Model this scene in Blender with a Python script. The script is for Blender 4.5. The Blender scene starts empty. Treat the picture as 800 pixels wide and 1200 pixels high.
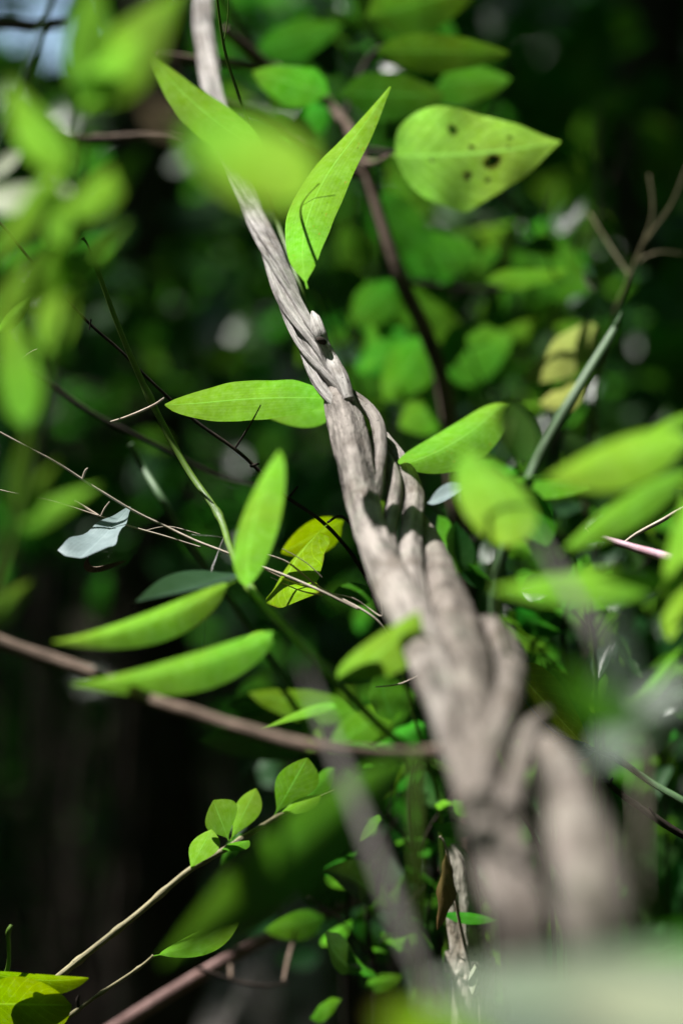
import bpy, math, random
from mathutils import Vector, noise, Matrix

# ------------------------------------------------------------------ camera, sky, sun, exposure
S = bpy.context.scene
COL = S.collection
EYE = Vector((0.0, 0.0, 1.30))
FRAME = 36.0 / 85.0            # frame height per metre of distance
K = FRAME / 1200.0
cam = bpy.data.cameras.new('camera')
cam.sensor_fit = 'VERTICAL'
cam.sensor_height = 36.0
cam.sensor_width = 24.0
cam.lens = 85.0
cam.clip_start = 0.05
cam.clip_end = 400.0
cam.dof.use_dof = True
cam.dof.focus_distance = 1.50
cam.dof.aperture_fstop = 2.7
cam_o = bpy.data.objects.new('camera', cam)
COL.objects.link(cam_o)
cam_o.location = EYE
cam_o.rotation_euler = (math.radians(90), 0, 0)
S.camera = cam_o

SUN = Vector((-0.42, 0.06, 0.88)).normalized()      # direction towards the sun
world = bpy.data.worlds.new('World')
S.world = world
world.use_nodes = True
wn = world.node_tree
sky = wn.nodes.new('ShaderNodeTexSky')
sky.sky_type = 'NISHITA'
sky.sun_disc = False
sky.sun_elevation = math.asin(SUN.z)
sky.sun_rotation = math.atan2(SUN.x, SUN.y)
wn.links.new(sky.outputs[0], wn.nodes['Background'].inputs[0])
wn.nodes['Background'].inputs[1].default_value = 0.10
sl = bpy.data.lights.new('sun', 'SUN')
sl.energy = 5.0
sl.angle = math.radians(0.53)
sl.color = (1.0, 0.97, 0.92)
so = bpy.data.objects.new('sun', sl)
COL.objects.link(so)
so.rotation_euler = (-SUN).to_track_quat('-Z', 'Y').to_euler()
so.location = (-4, 0.6, 9)

S.view_settings.view_transform = 'Standard'
S.view_settings.look = 'None'
S.view_settings.exposure = 1.18
S.view_settings.gamma = 1.0
S.cycles.use_denoising = True
S.cycles.max_bounces = 7
S.cycles.diffuse_bounces = 4
S.cycles.glossy_bounces = 2
S.cycles.transparent_max_bounces = 6
S.cycles.caustics_reflective = False
S.cycles.caustics_refractive = False
S.cycles.sample_clamp_indirect = 4.0

R = random.Random(7)

# ------------------------------------------------------------------ node helpers
def new_mat(name):
    m = bpy.data.materials.new(name)
    m.use_nodes = True
    nt = m.node_tree
    nt.nodes.clear()
    out = nt.nodes.new('ShaderNodeOutputMaterial')
    return m, nt, out

class N:
    def __init__(s, nt):
        s.nt = nt
    def node(s, typ, **kw):
        n = s.nt.nodes.new(typ)
        for k, v in kw.items():
            setattr(n, k, v)
        return n
    def link(s, a, b):
        s.nt.links.new(a, b)
    def put(s, sock, v):
        if hasattr(v, 'is_output') or isinstance(v, bpy.types.NodeSocket):
            s.link(v, sock)
        else:
            sock.default_value = v
    def math(s, op, a, b=None, c=None, clamp=False):
        n = s.node('ShaderNodeMath', operation=op, use_clamp=clamp)
        s.put(n.inputs[0], a)
        if b is not None: s.put(n.inputs[1], b)
        if c is not None: s.put(n.inputs[2], c)
        return n.outputs[0]
    def mix(s, fac, a, b, blend='MIX'):
        n = s.node('ShaderNodeMix', data_type='RGBA', blend_type=blend)
        s.put(n.inputs[0], fac); s.put(n.inputs[6], a); s.put(n.inputs[7], b)
        return n.outputs[2]
    def ramp(s, fac, lo, hi):
        n = s.node('ShaderNodeMapRange', interpolation_type='SMOOTHSTEP')
        s.put(n.inputs[0], fac)
        n.inputs[1].default_value = lo; n.inputs[2].default_value = hi
        return n.outputs[0]
    def noise(s, vec, scale, detail=3, rough=0.55, dist=0.0):
        n = s.node('ShaderNodeTexNoise')
        if vec is not None: s.link(vec, n.inputs['Vector'])
        n.inputs['Scale'].default_value = scale
        n.inputs['Detail'].default_value = detail
        n.inputs['Roughness'].default_value = rough
        n.inputs['Distortion'].default_value = dist
        return n.outputs[0]
    def scale(s, vec, sc):
        n = s.node('ShaderNodeMapping')
        s.link(vec, n.inputs[0])
        n.inputs['Scale'].default_value = sc
        return n.outputs[0]

def c4(c):
    return (c[0], c[1], c[2], 1.0)

def leaf_mat(name, refl, trans, veins='parallel', trans_fac=0.5, rough=0.40, spec=0.38, vary=0.35,
             spots=0.0, holes=0.0, edge=None, back=None):
    """Leaf blade: diffuse + transmitted light, a waxy gloss, veins along UV, blotches."""
    m, nt, out = new_mat(name)
    n = N(nt)
    uv = n.node('ShaderNodeUVMap').outputs[0]
    sep = n.node('ShaderNodeSeparateXYZ'); n.link(uv, sep.inputs[0])
    u, v = sep.outputs[0], sep.outputs[1]
    oi = n.node('ShaderNodeObjectInfo').outputs['Random']
    geo = n.node('ShaderNodeNewGeometry')
    a = n.math('ABSOLUTE', n.math('SUBTRACT', u, 0.5))             # 0 at midrib .. 0.5 at the margin
    rib = n.math('SUBTRACT', 1.0, n.ramp(a, 0.006, 0.028))
    if veins == 'parallel':
        w = n.math('SINE', n.math('MULTIPLY', u, 2 * math.pi * 13))
        fine = n.noise(n.scale(uv, (70, 3.0, 1)), 1.0, 2)
        line = n.math('MULTIPLY_ADD', w, 0.10, fine)
    else:
        q = n.math('SUBTRACT', n.math('MULTIPLY', v, 8.5), n.math('MULTIPLY', a, 6.0))
        fr = n.math('ABSOLUTE', n.math('SUBTRACT', n.math('FRACT', q), 0.5))
        lat = n.math('SUBTRACT', 1.0, n.ramp(fr, 0.0, 0.07))
        net = n.node('ShaderNodeTexVoronoi', feature='DISTANCE_TO_EDGE')
        n.link(n.scale(uv, (30, 56, 1)), net.inputs['Vector']); net.inputs['Scale'].default_value = 1.0
        nv = n.math('SUBTRACT', 1.0, n.ramp(net.outputs[0], 0.0, 0.08))
        line = n.math('MULTIPLY_ADD', nv, 0.25, lat)
    obj = n.node('ShaderNodeTexCoord').outputs['Object']
    blotch = n.noise(obj, 55.0, 4, 0.6)
    big = n.noise(obj, 14.0, 2, 0.5)
    fineb = n.noise(obj, 260.0, 3, 0.6)
    # tone per leaf and within the leaf
    tone = n.math('MULTIPLY_ADD', n.math('SUBTRACT', oi, 0.5), vary, 1.0)
    tone = n.math('MULTIPLY', tone, n.math('MULTIPLY_ADD', n.math('SUBTRACT', blotch, 0.5), 0.75, 1.0))
    tone = n.math('MULTIPLY', tone, n.math('MULTIPLY_ADD', n.math('SUBTRACT', big, 0.5), 0.9, 1.0))
    tone = n.math('MULTIPLY', tone, n.math('MULTIPLY_ADD', n.math('SUBTRACT', fineb, 0.5), 0.45, 1.0))
    tone = n.math('MULTIPLY', tone, n.math('MULTIPLY_ADD', line, 0.34, 0.80))
    def toned(col):
        hs = n.node('ShaderNodeHueSaturation')
        hv = n.math('MULTIPLY_ADD', n.math('SUBTRACT', big, 0.5), 0.07, 0.5)
        hv = n.math('MULTIPLY_ADD', n.math('SUBTRACT', n.math('FRACT', n.math('MULTIPLY', oi, 7.31)), 0.5), 0.022, hv)
        n.put(hs.inputs['Hue'], n.math('MULTIPLY_ADD', v, -0.022, hv))
        n.put(hs.inputs['Saturation'], n.math('MULTIPLY_ADD', fineb, -0.25, 1.16))
        n.put(hs.inputs['Value'], tone)
        n.put(hs.inputs['Color'], c4(col))
        return hs.outputs[0]
    cr, ct = toned(refl), toned(trans)
    pale = [min(1, x * 1.5 + 0.02) for x in trans]
    ct = n.mix(n.math('MULTIPLY', rib, 0.55), ct, c4(pale))
    cr = n.mix(n.math('MULTIPLY', rib, 0.5), cr, c4([x * 1.6 + 0.01 for x in refl]))
    if back is not None:
        cr = n.mix(geo.outputs['Backfacing'], cr, c4(back))
    if edge is not None:
        e = n.math('MULTIPLY', n.ramp(n.math('MULTIPLY_ADD', blotch, 0.22, a), 0.57, 0.64), 0.9)
        tipd = n.ramp(n.math('MULTIPLY_ADD', blotch, 0.2, v), 1.0, 1.12)
        e = n.math('MAXIMUM', e, tipd)
        cr = n.mix(e, cr, c4(edge)); ct = n.mix(e, ct, c4(edge))
    if spots > 0:
        sp = n.noise(n.scale(uv, (7, 16, 1)), 1.0, 3, 0.6)
        k = n.math('MULTIPLY', n.ramp(sp, 0.64, 0.70), spots)
        cr = n.mix(k, cr, (0.16, 0.11, 0.05, 1)); ct = n.mix(k, ct, (0.30, 0.26, 0.03, 1))
        sp2 = n.noise(n.scale(uv, (26, 50, 1)), 1.0, 1, 0.5)
        k2 = n.math('MULTIPLY', n.ramp(sp2, 0.73, 0.77), spots)
        cr = n.mix(k2, cr, (0.02, 0.015, 0.008, 1)); ct = n.mix(k2, ct, (0.01, 0.008, 0.003, 1))
    rim = hole = None
    if holes > 0:
        for hu, hv_, hr in ((0.24, 0.40, 0.036), (0.62, 0.60, 0.058), (0.70, 0.44, 0.036), (0.42, 0.49, 0.022), (0.55, 0.24, 0.014), (0.30, 0.72, 0.018), (0.45, 0.70, 0.016), (0.80, 0.55, 0.018)):
            dx = n.math('SUBTRACT', u, hu); dy = n.math('MULTIPLY', n.math('SUBTRACT', v, hv_), 1.7)
            d = n.math('ADD', n.math('POWER', dx, 2.0), n.math('POWER', dy, 2.0))
            jag = n.math('ADD', n.math('SUBTRACT', blotch, 0.5), n.math('MULTIPLY', n.math('SUBTRACT', fineb, 0.5), 0.9))
            d = n.math('MULTIPLY_ADD', jag, hr * hr * 4.0, d)
            h1 = n.math('LESS_THAN', d, hr * hr)
            r1 = n.math('SUBTRACT', 1.0, n.ramp(d, hr * hr, hr * hr * 3.2))
            hole = h1 if hole is None else n.math('MAXIMUM', hole, h1)
            rim = r1 if rim is None else n.math('MAXIMUM', rim, r1)
        cr = n.mix(n.math('MULTIPLY', rim, 0.9), cr, (0.05, 0.035, 0.01, 1)); ct = n.mix(n.math('MULTIPLY', rim, 0.9), ct, (0.07, 0.06, 0.008, 1))
    bs = n.node('ShaderNodeBsdfPrincipled')
    n.link(cr, bs.inputs['Base Color'])
    n.put(bs.inputs['Roughness'], n.math('MULTIPLY_ADD', blotch, 0.2, rough - 0.1))
    bs.inputs['Specular IOR Level'].default_value = spec
    bump = n.node('ShaderNodeBump')
    bump.inputs['Strength'].default_value = 0.22
    bump.inputs['Distance'].default_value = 0.0006
    hh = n.math('ADD', n.math('MULTIPLY', line, 0.4), n.math('SUBTRACT', n.math('MULTIPLY', blotch, 1.0), rib))
    n.link(hh, bump.inputs['Height'])
    n.link(bump.outputs[0], bs.inputs['Normal'])
    tr = n.node('ShaderNodeBsdfTranslucent')
    n.link(ct, tr.inputs[0]); n.link(bump.outputs[0], tr.inputs['Normal'])
    mx = n.node('ShaderNodeMixShader')
    mx.inputs[0].default_value = trans_fac
    n.link(bs.outputs[0], mx.inputs[1]); n.link(tr.outputs[0], mx.inputs[2])
    res = mx.outputs[0]
    if holes > 0:
        tp = n.node('ShaderNodeBsdfTransparent')
        m2 = n.node('ShaderNodeMixShader')
        n.link(hole, m2.inputs[0]); n.link(res, m2.inputs[1]); n.link(tp.outputs[0], m2.inputs[2])
        res = m2.outputs[0]
    n.link(res, out.inputs[0])
    return m

def wood_mat(name, dark, light, fibre=(26, 2.2), rough=0.85, bumpd=0.0012, lichen=0.0, cracks=0.6, spec=0.25):
    """Bark or dry wood with fibres that run along the stem (UV: u round, v along in metres)."""
    m, nt, out = new_mat(name)
    n = N(nt)
    uv = n.node('ShaderNodeUVMap').outputs[0]
    obj = n.node('ShaderNodeTexCoord').outputs['Object']
    f1 = n.noise(n.scale(uv, (fibre[0], fibre[1] * 10, 1)), 1.0, 5, 0.65, 0.3)
    f2 = n.noise(n.scale(uv, (fibre[0] * 3, fibre[1] * 35, 1)), 1.0, 3, 0.6)
    blot = n.noise(obj, 60, 4, 0.6)
    big = n.noise(obj, 16, 3, 0.5)
    fac = n.math('MULTIPLY_ADD', f1, 0.7, n.math('MULTIPLY', f2, 0.35))
    fac = n.math('MULTIPLY_ADD', n.math('SUBTRACT', blot, 0.5), 0.40, fac)
    fac = n.math('MULTIPLY_ADD', n.math('SUBTRACT', big, 0.5), 0.40, fac)
    col = n.mix(n.ramp(fac, 0.34, 0.68), c4(dark), c4(light))
    dirt = n.ramp(n.noise(obj, 26, 5, 0.65), 0.50, 0.68)
    col = n.mix(n.math('MULTIPLY', dirt, 0.55), col, c4([dark[0] * 0.95, dark[1] * 0.80, dark[2] * 0.65]))
    crack = n.math('SUBTRACT', 1.0, n.ramp(f1, 0.30, 0.40))
    col = n.mix(n.math('MULTIPLY', crack, cracks), col, c4([x * 0.3 for x in dark]))
    speck = n.noise(obj, 420, 2, 0.5)
    col = n.mix(n.math('MULTIPLY', n.ramp(speck, 0.66, 0.74), 0.7), col, c4([x * 0.35 for x in dark]))
    if lichen > 0:
        li = n.noise(obj, 34, 5, 0.65)
        col = n.mix(n.math('MULTIPLY', n.ramp(li, 0.52, 0.62), lichen), col, (0.30, 0.36, 0.27, 1))
    bs = n.node('ShaderNodeBsdfPrincipled')
    n.link(col, bs.inputs['Base Color'])
    bs.inputs['Roughness'].default_value = rough
    bs.inputs['Specular IOR Level'].default_value = spec
    bump = n.node('ShaderNodeBump')
    bump.inputs['Strength'].default_value = 0.9
    bump.inputs['Distance'].default_value = bumpd
    pit = n.noise(n.scale(uv, (fibre[0] * 7, fibre[1] * 120, 1)), 1.0, 2, 0.6)
    h = n.math('SUBTRACT', n.math('MULTIPLY_ADD', f2, 0.8, f1), n.math('MULTIPLY', crack, 1.0))
    h = n.math('MULTIPLY_ADD', pit, 0.45, h)
    n.link(n.math('MULTIPLY_ADD', blot, 0.4, h), bump.inputs['Height'])
    n.link(bump.outputs[0], bs.inputs['Normal'])
    n.link(bs.outputs[0], out.inputs[0])
    return m

M = {}
M['bamboo'] = leaf_mat('bamboo_leaf', (0.058, 0.155, 0.034), (0.165, 0.41, 0.045), 'parallel', 0.55, vary=0.3)
M['bamboo_spotted'] = leaf_mat('bamboo_leaf_spotted', (0.058, 0.15, 0.034), (0.16, 0.39, 0.045), 'parallel', 0.55, vary=0.3, spots=0.7)
M['broad'] = leaf_mat('broad_leaf', (0.034, 0.11, 0.022), (0.105, 0.33, 0.03), 'net', 0.5, vary=0.5)
M['broad_spotted'] = leaf_mat('broad_leaf_spotted', (0.075, 0.17, 0.012), (0.26, 0.46, 0.012), 'net', 0.5, vary=0.3, spots=0.9)
M['eaten'] = leaf_mat('eaten_leaf', (0.08, 0.19, 0.04), (0.24, 0.55, 0.08), 'net', 0.6, vary=0.1, holes=0.45)
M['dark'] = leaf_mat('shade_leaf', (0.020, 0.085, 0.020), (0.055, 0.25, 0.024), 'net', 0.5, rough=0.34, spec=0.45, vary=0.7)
M['glossy'] = leaf_mat('glossy_leaf', (0.025, 0.07, 0.03), (0.05, 0.15, 0.02), 'net', 0.25, rough=0.34, spec=0.6, vary=0.4)
M['pale'] = leaf_mat('pale_leaf', (0.30, 0.35, 0.22), (0.34, 0.43, 0.20), 'net', 0.35, rough=0.5, vary=0.15)
M['grey'] = leaf_mat('sky_sheen_leaf', (0.21, 0.27, 0.28), (0.14, 0.24, 0.14), 'parallel', 0.25, rough=0.36, spec=0.7, vary=0.2)  # blue-grey base colour paints the sky's sheen on these leaves
M['bigleaf'] = leaf_mat('broad_pale_leaf', (0.17, 0.26, 0.15), (0.12, 0.26, 0.06), 'net', 0.3, rough=0.36, spec=0.6, vary=0.1)
M['softgrey'] = leaf_mat('soft_grey_leaf', (0.12, 0.165, 0.13), (0.08, 0.16, 0.06), 'parallel', 0.3, rough=0.4, spec=0.5, vary=0.1)
M['palegreen'] = leaf_mat('pale_green_leaf', (0.22, 0.30, 0.10), (0.42, 0.52, 0.14), 'net', 0.5, vary=0.2)
M['dry'] = leaf_mat('dry_blade', (0.36, 0.33, 0.32), (0.30, 0.26, 0.22), 'parallel', 0.25, rough=0.6, vary=0.15)
M['brown'] = leaf_mat('brown_leaf', (0.20, 0.15, 0.085), (0.24, 0.18, 0.07), 'net', 0.4, rough=0.6, vary=0.3)
M['yellowing'] = leaf_mat('yellowing_leaf', (0.08, 0.17, 0.025), (0.20, 0.42, 0.03), 'net', 0.55, vary=0.2, spots=0.5, edge=(0.12, 0.06, 0.015))
M['mottled'] = leaf_mat('mottled_leaf', (0.09, 0.15, 0.012), (0.30, 0.36, 0.012), 'net', 0.55, vary=0.2, spots=1.0)
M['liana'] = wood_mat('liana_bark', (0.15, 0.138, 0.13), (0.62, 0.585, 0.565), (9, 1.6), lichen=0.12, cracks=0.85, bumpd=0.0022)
M['liana_dimmed'] = wood_mat('liana_dimmed_bark', (0.058, 0.048, 0.041), (0.205, 0.176, 0.157), (9, 1.6), lichen=0.08, cracks=0.7)  # browner lower bark, darkened further to hold down the sunlight on it
M['liana_mid'] = wood_mat('liana_mid_bark', (0.085, 0.073, 0.065), (0.32, 0.285, 0.262), (9, 1.6), lichen=0.12, cracks=0.9, bumpd=0.0022)  # darker bark copy that tones down the sunlit middle strands
M['twig'] = wood_mat('twig_bark', (0.075, 0.052, 0.038), (0.22, 0.16, 0.125), (6, 3.0), bumpd=0.0006)
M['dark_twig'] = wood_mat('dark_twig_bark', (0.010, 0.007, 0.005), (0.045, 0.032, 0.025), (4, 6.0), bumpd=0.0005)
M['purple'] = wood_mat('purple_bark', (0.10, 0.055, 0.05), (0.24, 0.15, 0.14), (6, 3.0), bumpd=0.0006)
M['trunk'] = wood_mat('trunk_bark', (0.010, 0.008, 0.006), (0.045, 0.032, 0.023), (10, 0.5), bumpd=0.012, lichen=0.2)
M['sprigstem'] = wood_mat('sprig_stem', (0.10, 0.09, 0.042), (0.28, 0.25, 0.14), (5, 2.0), rough=0.6, bumpd=0.0004, cracks=0.3)
M['deadwood'] = wood_mat('dead_wood', (0.25, 0.22, 0.18), (0.62, 0.58, 0.50), (8, 1.5), bumpd=0.002)
M['straw'] = wood_mat('straw', (0.30, 0.25, 0.20), (0.60, 0.52, 0.44), (4, 3.0), bumpd=0.0002, cracks=0.2)
M['greenstem'] = wood_mat('green_stem', (0.05, 0.11, 0.010), (0.12, 0.22, 0.022), (5, 1.2), rough=0.5, bumpd=0.0003, cracks=0.1, spec=0.4)
M['cane'] = wood_mat('cane_stem', (0.045, 0.10, 0.04), (0.10, 0.18, 0.08), (4, 0.8), rough=0.5, bumpd=0.0003, cracks=0.1, spec=0.4)
M['pink'] = wood_mat('pink_stalk', (0.42, 0.22, 0.30), (0.66, 0.46, 0.54), (5, 1.0), rough=0.55, bumpd=0.0004, cracks=0.2)
M['silk'] = wood_mat('silk', (0.6, 0.6, 0.6), (0.8, 0.8, 0.8), (4, 1.0), rough=0.4, cracks=0.0)
M['stone'] = wood_mat('stone', (0.055, 0.048, 0.045), (0.17, 0.155, 0.15), (3, 0.4), bumpd=0.01, lichen=0.25)

def ground_mat():
    m, nt, out = new_mat('forest_soil')
    n = N(nt)
    obj = n.node('ShaderNodeTexCoord').outputs['Object']
    a = n.noise(obj, 6, 6, 0.65); b = n.noise(obj, 38, 4, 0.6)
    col = n.mix(n.ramp(n.math('MULTIPLY_ADD', b, 0.5, n.math('MULTIPLY', a, 0.6)), 0.35, 0.75), (0.011, 0.010, 0.008, 1), (0.045, 0.038, 0.028, 1))
    col = n.mix(n.ramp(n.noise(obj, 1.3, 4, 0.6), 0.5, 0.65), col, (0.022, 0.04, 0.010, 1))
    bs = n.node('ShaderNodeBsdfPrincipled')
    n.link(col, bs.inputs['Base Color']); bs.inputs['Roughness'].default_value = 0.95
    bs.inputs['Specular IOR Level'].default_value = 0.15
    bump = n.node('ShaderNodeBump'); bump.inputs['Distance'].default_value = 0.03
    n.link(n.math('ADD', a, b), bump.inputs['Height']); n.link(bump.outputs[0], bs.inputs['Normal'])
    n.link(bs.outputs[0], out.inputs[0])
    return m
M['soil'] = ground_mat()

# ------------------------------------------------------------------ geometry helpers
def P(px, py, d):
    """Point d metres in front of the eye, read off the photograph's 800 x 1200 grid."""
    return EYE + Vector(((px - 400.0) * K * d, d, (600.0 - py) * K * d))

class MB:
    def __init__(s):
        s.v, s.f, s.uv = [], [], []
    def add(s, verts, faces, uvs):
        o = len(s.v)
        s.v += [tuple(x) for x in verts]; s.uv += uvs
        s.f += [tuple(i + o for i in fc) for fc in faces]
        return s
    def build(s, name, mat, parent=None, smooth=True):
        off = Vector(parent.location) if parent is not None else Vector((0, 0, 0))
        if parent is not None and parent.parent is not None:
            off = off + Vector(parent.parent.location)
        me = bpy.data.meshes.new(name)
        me.from_pydata([(x - off.x, y - off.y, z - off.z) for x, y, z in s.v], [], s.f)
        lay = me.uv_layers.new(name='UVMap')
        buf = []
        for fc in s.f:
            for i in fc:
                buf += s.uv[i]
        lay.data.foreach_set('uv', buf)
        if smooth:
            me.polygons.foreach_set('use_smooth', [True] * len(s.f))
        me.materials.append(mat)
        o = bpy.data.objects.new(name, me)
        COL.objects.link(o)
        if parent is not None:
            o.parent = parent
        return o

def spline(pts, n):
    """Catmull-Rom through tuples of floats: n samples."""
    out = []
    m = len(pts)
    for k in range(n):
        t = k / (n - 1) * (m - 1)
        i = min(int(t), m - 2); f = t - i
        p0, p1, p2, p3 = pts[max(i - 1, 0)], pts[i], pts[i + 1], pts[min(i + 2, m - 1)]
        out.append(tuple(0.5 * (2 * b + (c - a) * f + (2 * a - 5 * b + 4 * c - d) * f * f + (3 * b - a - 3 * c + d) * f ** 3)
                         for a, b, c, d in zip(p0, p1, p2, p3)))
    return out

def tube(mb, pts, seg=8, n=None, rough=0.0, lobes=0.0, seed=0.0, jitter=0.0, close=True, nodes=0, node_r=1.35, crease=0.0):
    """A tube along (x, y, z, radius) points: uneven radius, lobed section, swollen nodes."""
    n = n or max(6, 5 * len(pts))
    sp = spline(pts, n)
    verts, faces, uvs = [], [], []
    prev = None; run = 0.0
    for k, (x, y, z, r) in enumerate(sp):
        c = Vector((x, y, z)); r = max(r, 1e-5)
        a = Vector(sp[max(k - 1, 0)][:3]); b = Vector(sp[min(k + 1, n - 1)][:3])
        t = (b - a).normalized()
        if prev is None:
            nn = t.orthogonal().normalized()
        else:
            nn = (prev - t * prev.dot(t)).normalized()
        prev = nn
        bb = t.cross(nn)
        if k: run += (c - Vector(sp[k - 1][:3])).length
        if jitter:
            c = c + noise.noise_vector(c * 30 + Vector((seed, 0, 0))) * jitter
        rr = r
        if nodes:
            ph = (k / (n - 1)) * nodes
            dd = abs(ph - round(ph)) / nodes * n
            if dd < 1.6: rr = r * (1 + (node_r - 1) * max(0, 1 - dd / 1.6))
        for j in range(seg + 1):
            th = 2 * math.pi * (j % seg) / seg
            q = 1.0
            if rough or lobes:
                cs, sn = math.cos(th), math.sin(th)
                if lobes:
                    g = noise.noise(Vector((cs * 1.7 + seed * 3.1, sn * 1.7, run * 7 + seed)))
                    q += lobes * g
                    if crease:
                        h = noise.noise(Vector((cs * 4.2 + seed, sn * 4.2 + 3, run * 5 + seed)))
                        q -= crease * max(0.0, 1 - abs(h) * 7)
                if rough:
                    q += rough * noise.fractal(Vector((cs * 4 + seed, sn * 4, run * 45)), 1.0, 2.0, 4)
            verts.append(c + (nn * math.cos(th) + bb * math.sin(th)) * rr * q)
            uvs.append((j / seg, run))
    for k in range(n - 1):
        for j in range(seg):
            i = k * (seg + 1) + j
            faces.append((i, i + 1, i + seg + 2, i + seg + 1))
    if close:
        faces.append(tuple(range(seg - 1, -1, -1)))
        faces.append(tuple((n - 1) * (seg + 1) + j for j in range(seg)))
    mb.add(verts, faces, uvs)
    return mb

SHAPES = {
    'bamboo': lambda v: max(0.0, math.sin(math.pi * v ** 0.62)) ** 0.95,
    'lance': lambda v: max(0.0, math.sin(math.pi * v ** 0.85)) ** 0.85,
    'ovate': lambda v: max(0.0, math.sin(math.pi * v ** 0.72)) ** 0.70,
    'acuminate': lambda v: max(0.0, math.sin(math.pi * v ** 0.60)) ** 0.72 * (1 - 0.45 * v ** 4),
    'oval': lambda v: max(0.0, math.sin(math.pi * v)) ** 0.62,
    'obovate': lambda v: max(0.0, math.sin(math.pi * v ** 1.45)) ** 0.80,
    'wedge': lambda v: min(1.0, v * 9 + 0.55) * (1 - v) ** 0.75,
    'blade': lambda v: min(1.0, v * 8 + 0.15) * (1 - v ** 4) ** 0.8,
}

def leaf(mb, base, tip, width, nrm, shape='lance', n=14, m=6, fold=0.18, bend=0.0, droop=0.0, twist=0.0, wave=0.0, curl=0.0, seed=0.0):
    ax = tip - base; L = ax.length; t = ax / L
    nrm = (nrm - t * nrm.dot(t))
    nrm = nrm.normalized() if nrm.length > 1e-6 else t.orthogonal().normalized()
    side = t.cross(nrm)
    prof = SHAPES[shape]
    pet = 0.05 if n >= 12 and shape not in ('blade', 'wedge') else 0.0
    verts, faces, uvs = [], [], []
    for i in range(n + 1):
        v = i / n
        c = base + t * (L * v) + nrm * (droop * L * 4 * v * (1 - v)) + side * (bend * L * 4 * v * (1 - v))
        if curl and v > 0.75:
            c = c + nrm * (curl * L * ((v - 0.75) / 0.25) ** 2)
        a = twist * (v - 0.5)
        s2 = side * math.cos(a) + nrm * math.sin(a)
        n2 = nrm * math.cos(a) - side * math.sin(a)
        w = max(width * prof(max(0.0, (v - pet) / (1 - pet))), min(width * 0.04, 0.0018))
        for j in range(m + 1):
            u = j / m * 2 - 1
            ww = wave * math.sin(v * 15 + u * 1.5 + seed) * abs(u) * w if wave else 0.0
            e = 1.0 + (0.09 * noise.noise(Vector((v * 7 + seed, u * 2, seed))) if wave else 0.0)
            verts.append(c + s2 * (u * w * 0.5 * e) + n2 * (fold * abs(u) ** 1.3 * w * 0.5 + ww))
            uvs.append((0.5 + u * 0.5, v))
    for i in range(n):
        for j in range(m):
            k = i * (m + 1) + j
            faces.append((k, k + 1, k + m + 2, k + m + 1))
    mb.add(verts, faces, uvs)
    return mb

def tag(o, label, cat, group=None, kind=None):
    if label: o['label'] = label
    if cat: o['category'] = cat
    if group: o['group'] = group
    if kind: o['kind'] = kind
    return o

def thing(name, label, cat, loc, group=None):
    o = bpy.data.objects.new(name, None)
    o.empty_display_size = 0.05
    COL.objects.link(o)
    o.location = loc
    return tag(o, label, cat, group)

def px_tube(pts):
    """(px, py, d, radius in px) -> (x, y, z, r) in metres"""
    out = []
    for x, y, d, r in pts:
        p = P(x, y, d)
        out.append((p.x, p.y, p.z, r * K * d))
    return out

def to_ground(pts, dx=0.0, dy=0.0, r=None, bow=0.0):
    """Carries a stem on from its last point down into the soil."""
    x, y, z, rr = pts[-1]
    r = r or rr
    px_, py_, pz_ = pts[-2][:3]
    near = (x + (x - px_) * 0.35 + dx * 0.05, y + (y - py_) * 0.35 + dy * 0.05, z + min(z - pz_, 0) * 0.35 - 0.03, (rr * 2 + r) / 3)
    return pts + [near, (x + dx * 0.45 + bow, y + dy * 0.45, z * 0.5, (rr + r) / 2), (x + dx, y + dy, -0.02, r)]

CAMN = Vector((0, -1, 0))
def px_leaf(b, t, w, d0, d1=None, roll=0.0, **kw):
    """Leaf from base pixel to tip pixel; roll turns the blade about its own axis away from the viewer."""
    d1 = d1 or d0
    B, T = P(b[0], b[1], d0), P(t[0], t[1], d1)
    ax = (T - B).normalized()
    # the blade tips towards the sun: either its lit face is hidden behind it (glowing), or it faces us (top=1)
    sg = 1.0 if ax.cross(CAMN).dot(-SUN) > 0 else -1.0
    roll = abs(roll) * sg * (-1.0 if kw.pop('top', 0) else 1.0)
    nr = Matrix.Rotation(math.radians(roll), 3, ax) @ CAMN
    width = w * K * (d0 + d1) / 2 / max(0.45, abs(math.cos(math.radians(roll))))
    mb = MB()
    leaf(mb, B, T, width, nr, seed=b[0] * 0.37 + b[1] * 0.11, **kw)
    return mb

def plant(name, label, cat, stem_pts, leaves, stem_mat='greenstem', ground=(0, 0), group=None, seg=8, n=None, stem_name='stem',
          extra=(), **kw):
    """stem_pts tip first, base last, (px, py, d, r px); leaves (base, tip, width, d0, d1, roll, material, options)."""
    pts = px_tube(stem_pts)
    if ground is not None:
        pts = to_ground(pts, *ground)
    base = Vector(pts[-1][:3])
    root = thing(name, label, cat, base, group)
    mb = MB()
    tube(mb, pts, seg, n or len(pts) * 9, **kw)
    mb.build(stem_name, M[stem_mat], root)
    for (nm, epts, mat, ekw) in extra:
        e = MB(); tube(e, px_tube(epts), 7, len(epts) * 8, **ekw); e.build(nm, M[mat], root)
    for lf in leaves:
        b, t, w, d0, d1, roll, mat = lf[:7]
        o = lf[7] if len(lf) > 7 else {}
        o = dict(o); lab = o.pop('label', None)
        if mat in ('glossy', 'grey', 'pale'): o.setdefault('top', 1)
        x = px_leaf(b, t, w, d0, d1, max(abs(roll), 36), **o).build('leaf', M[mat], root)
        if lab: x['label'] = lab
    return root

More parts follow.
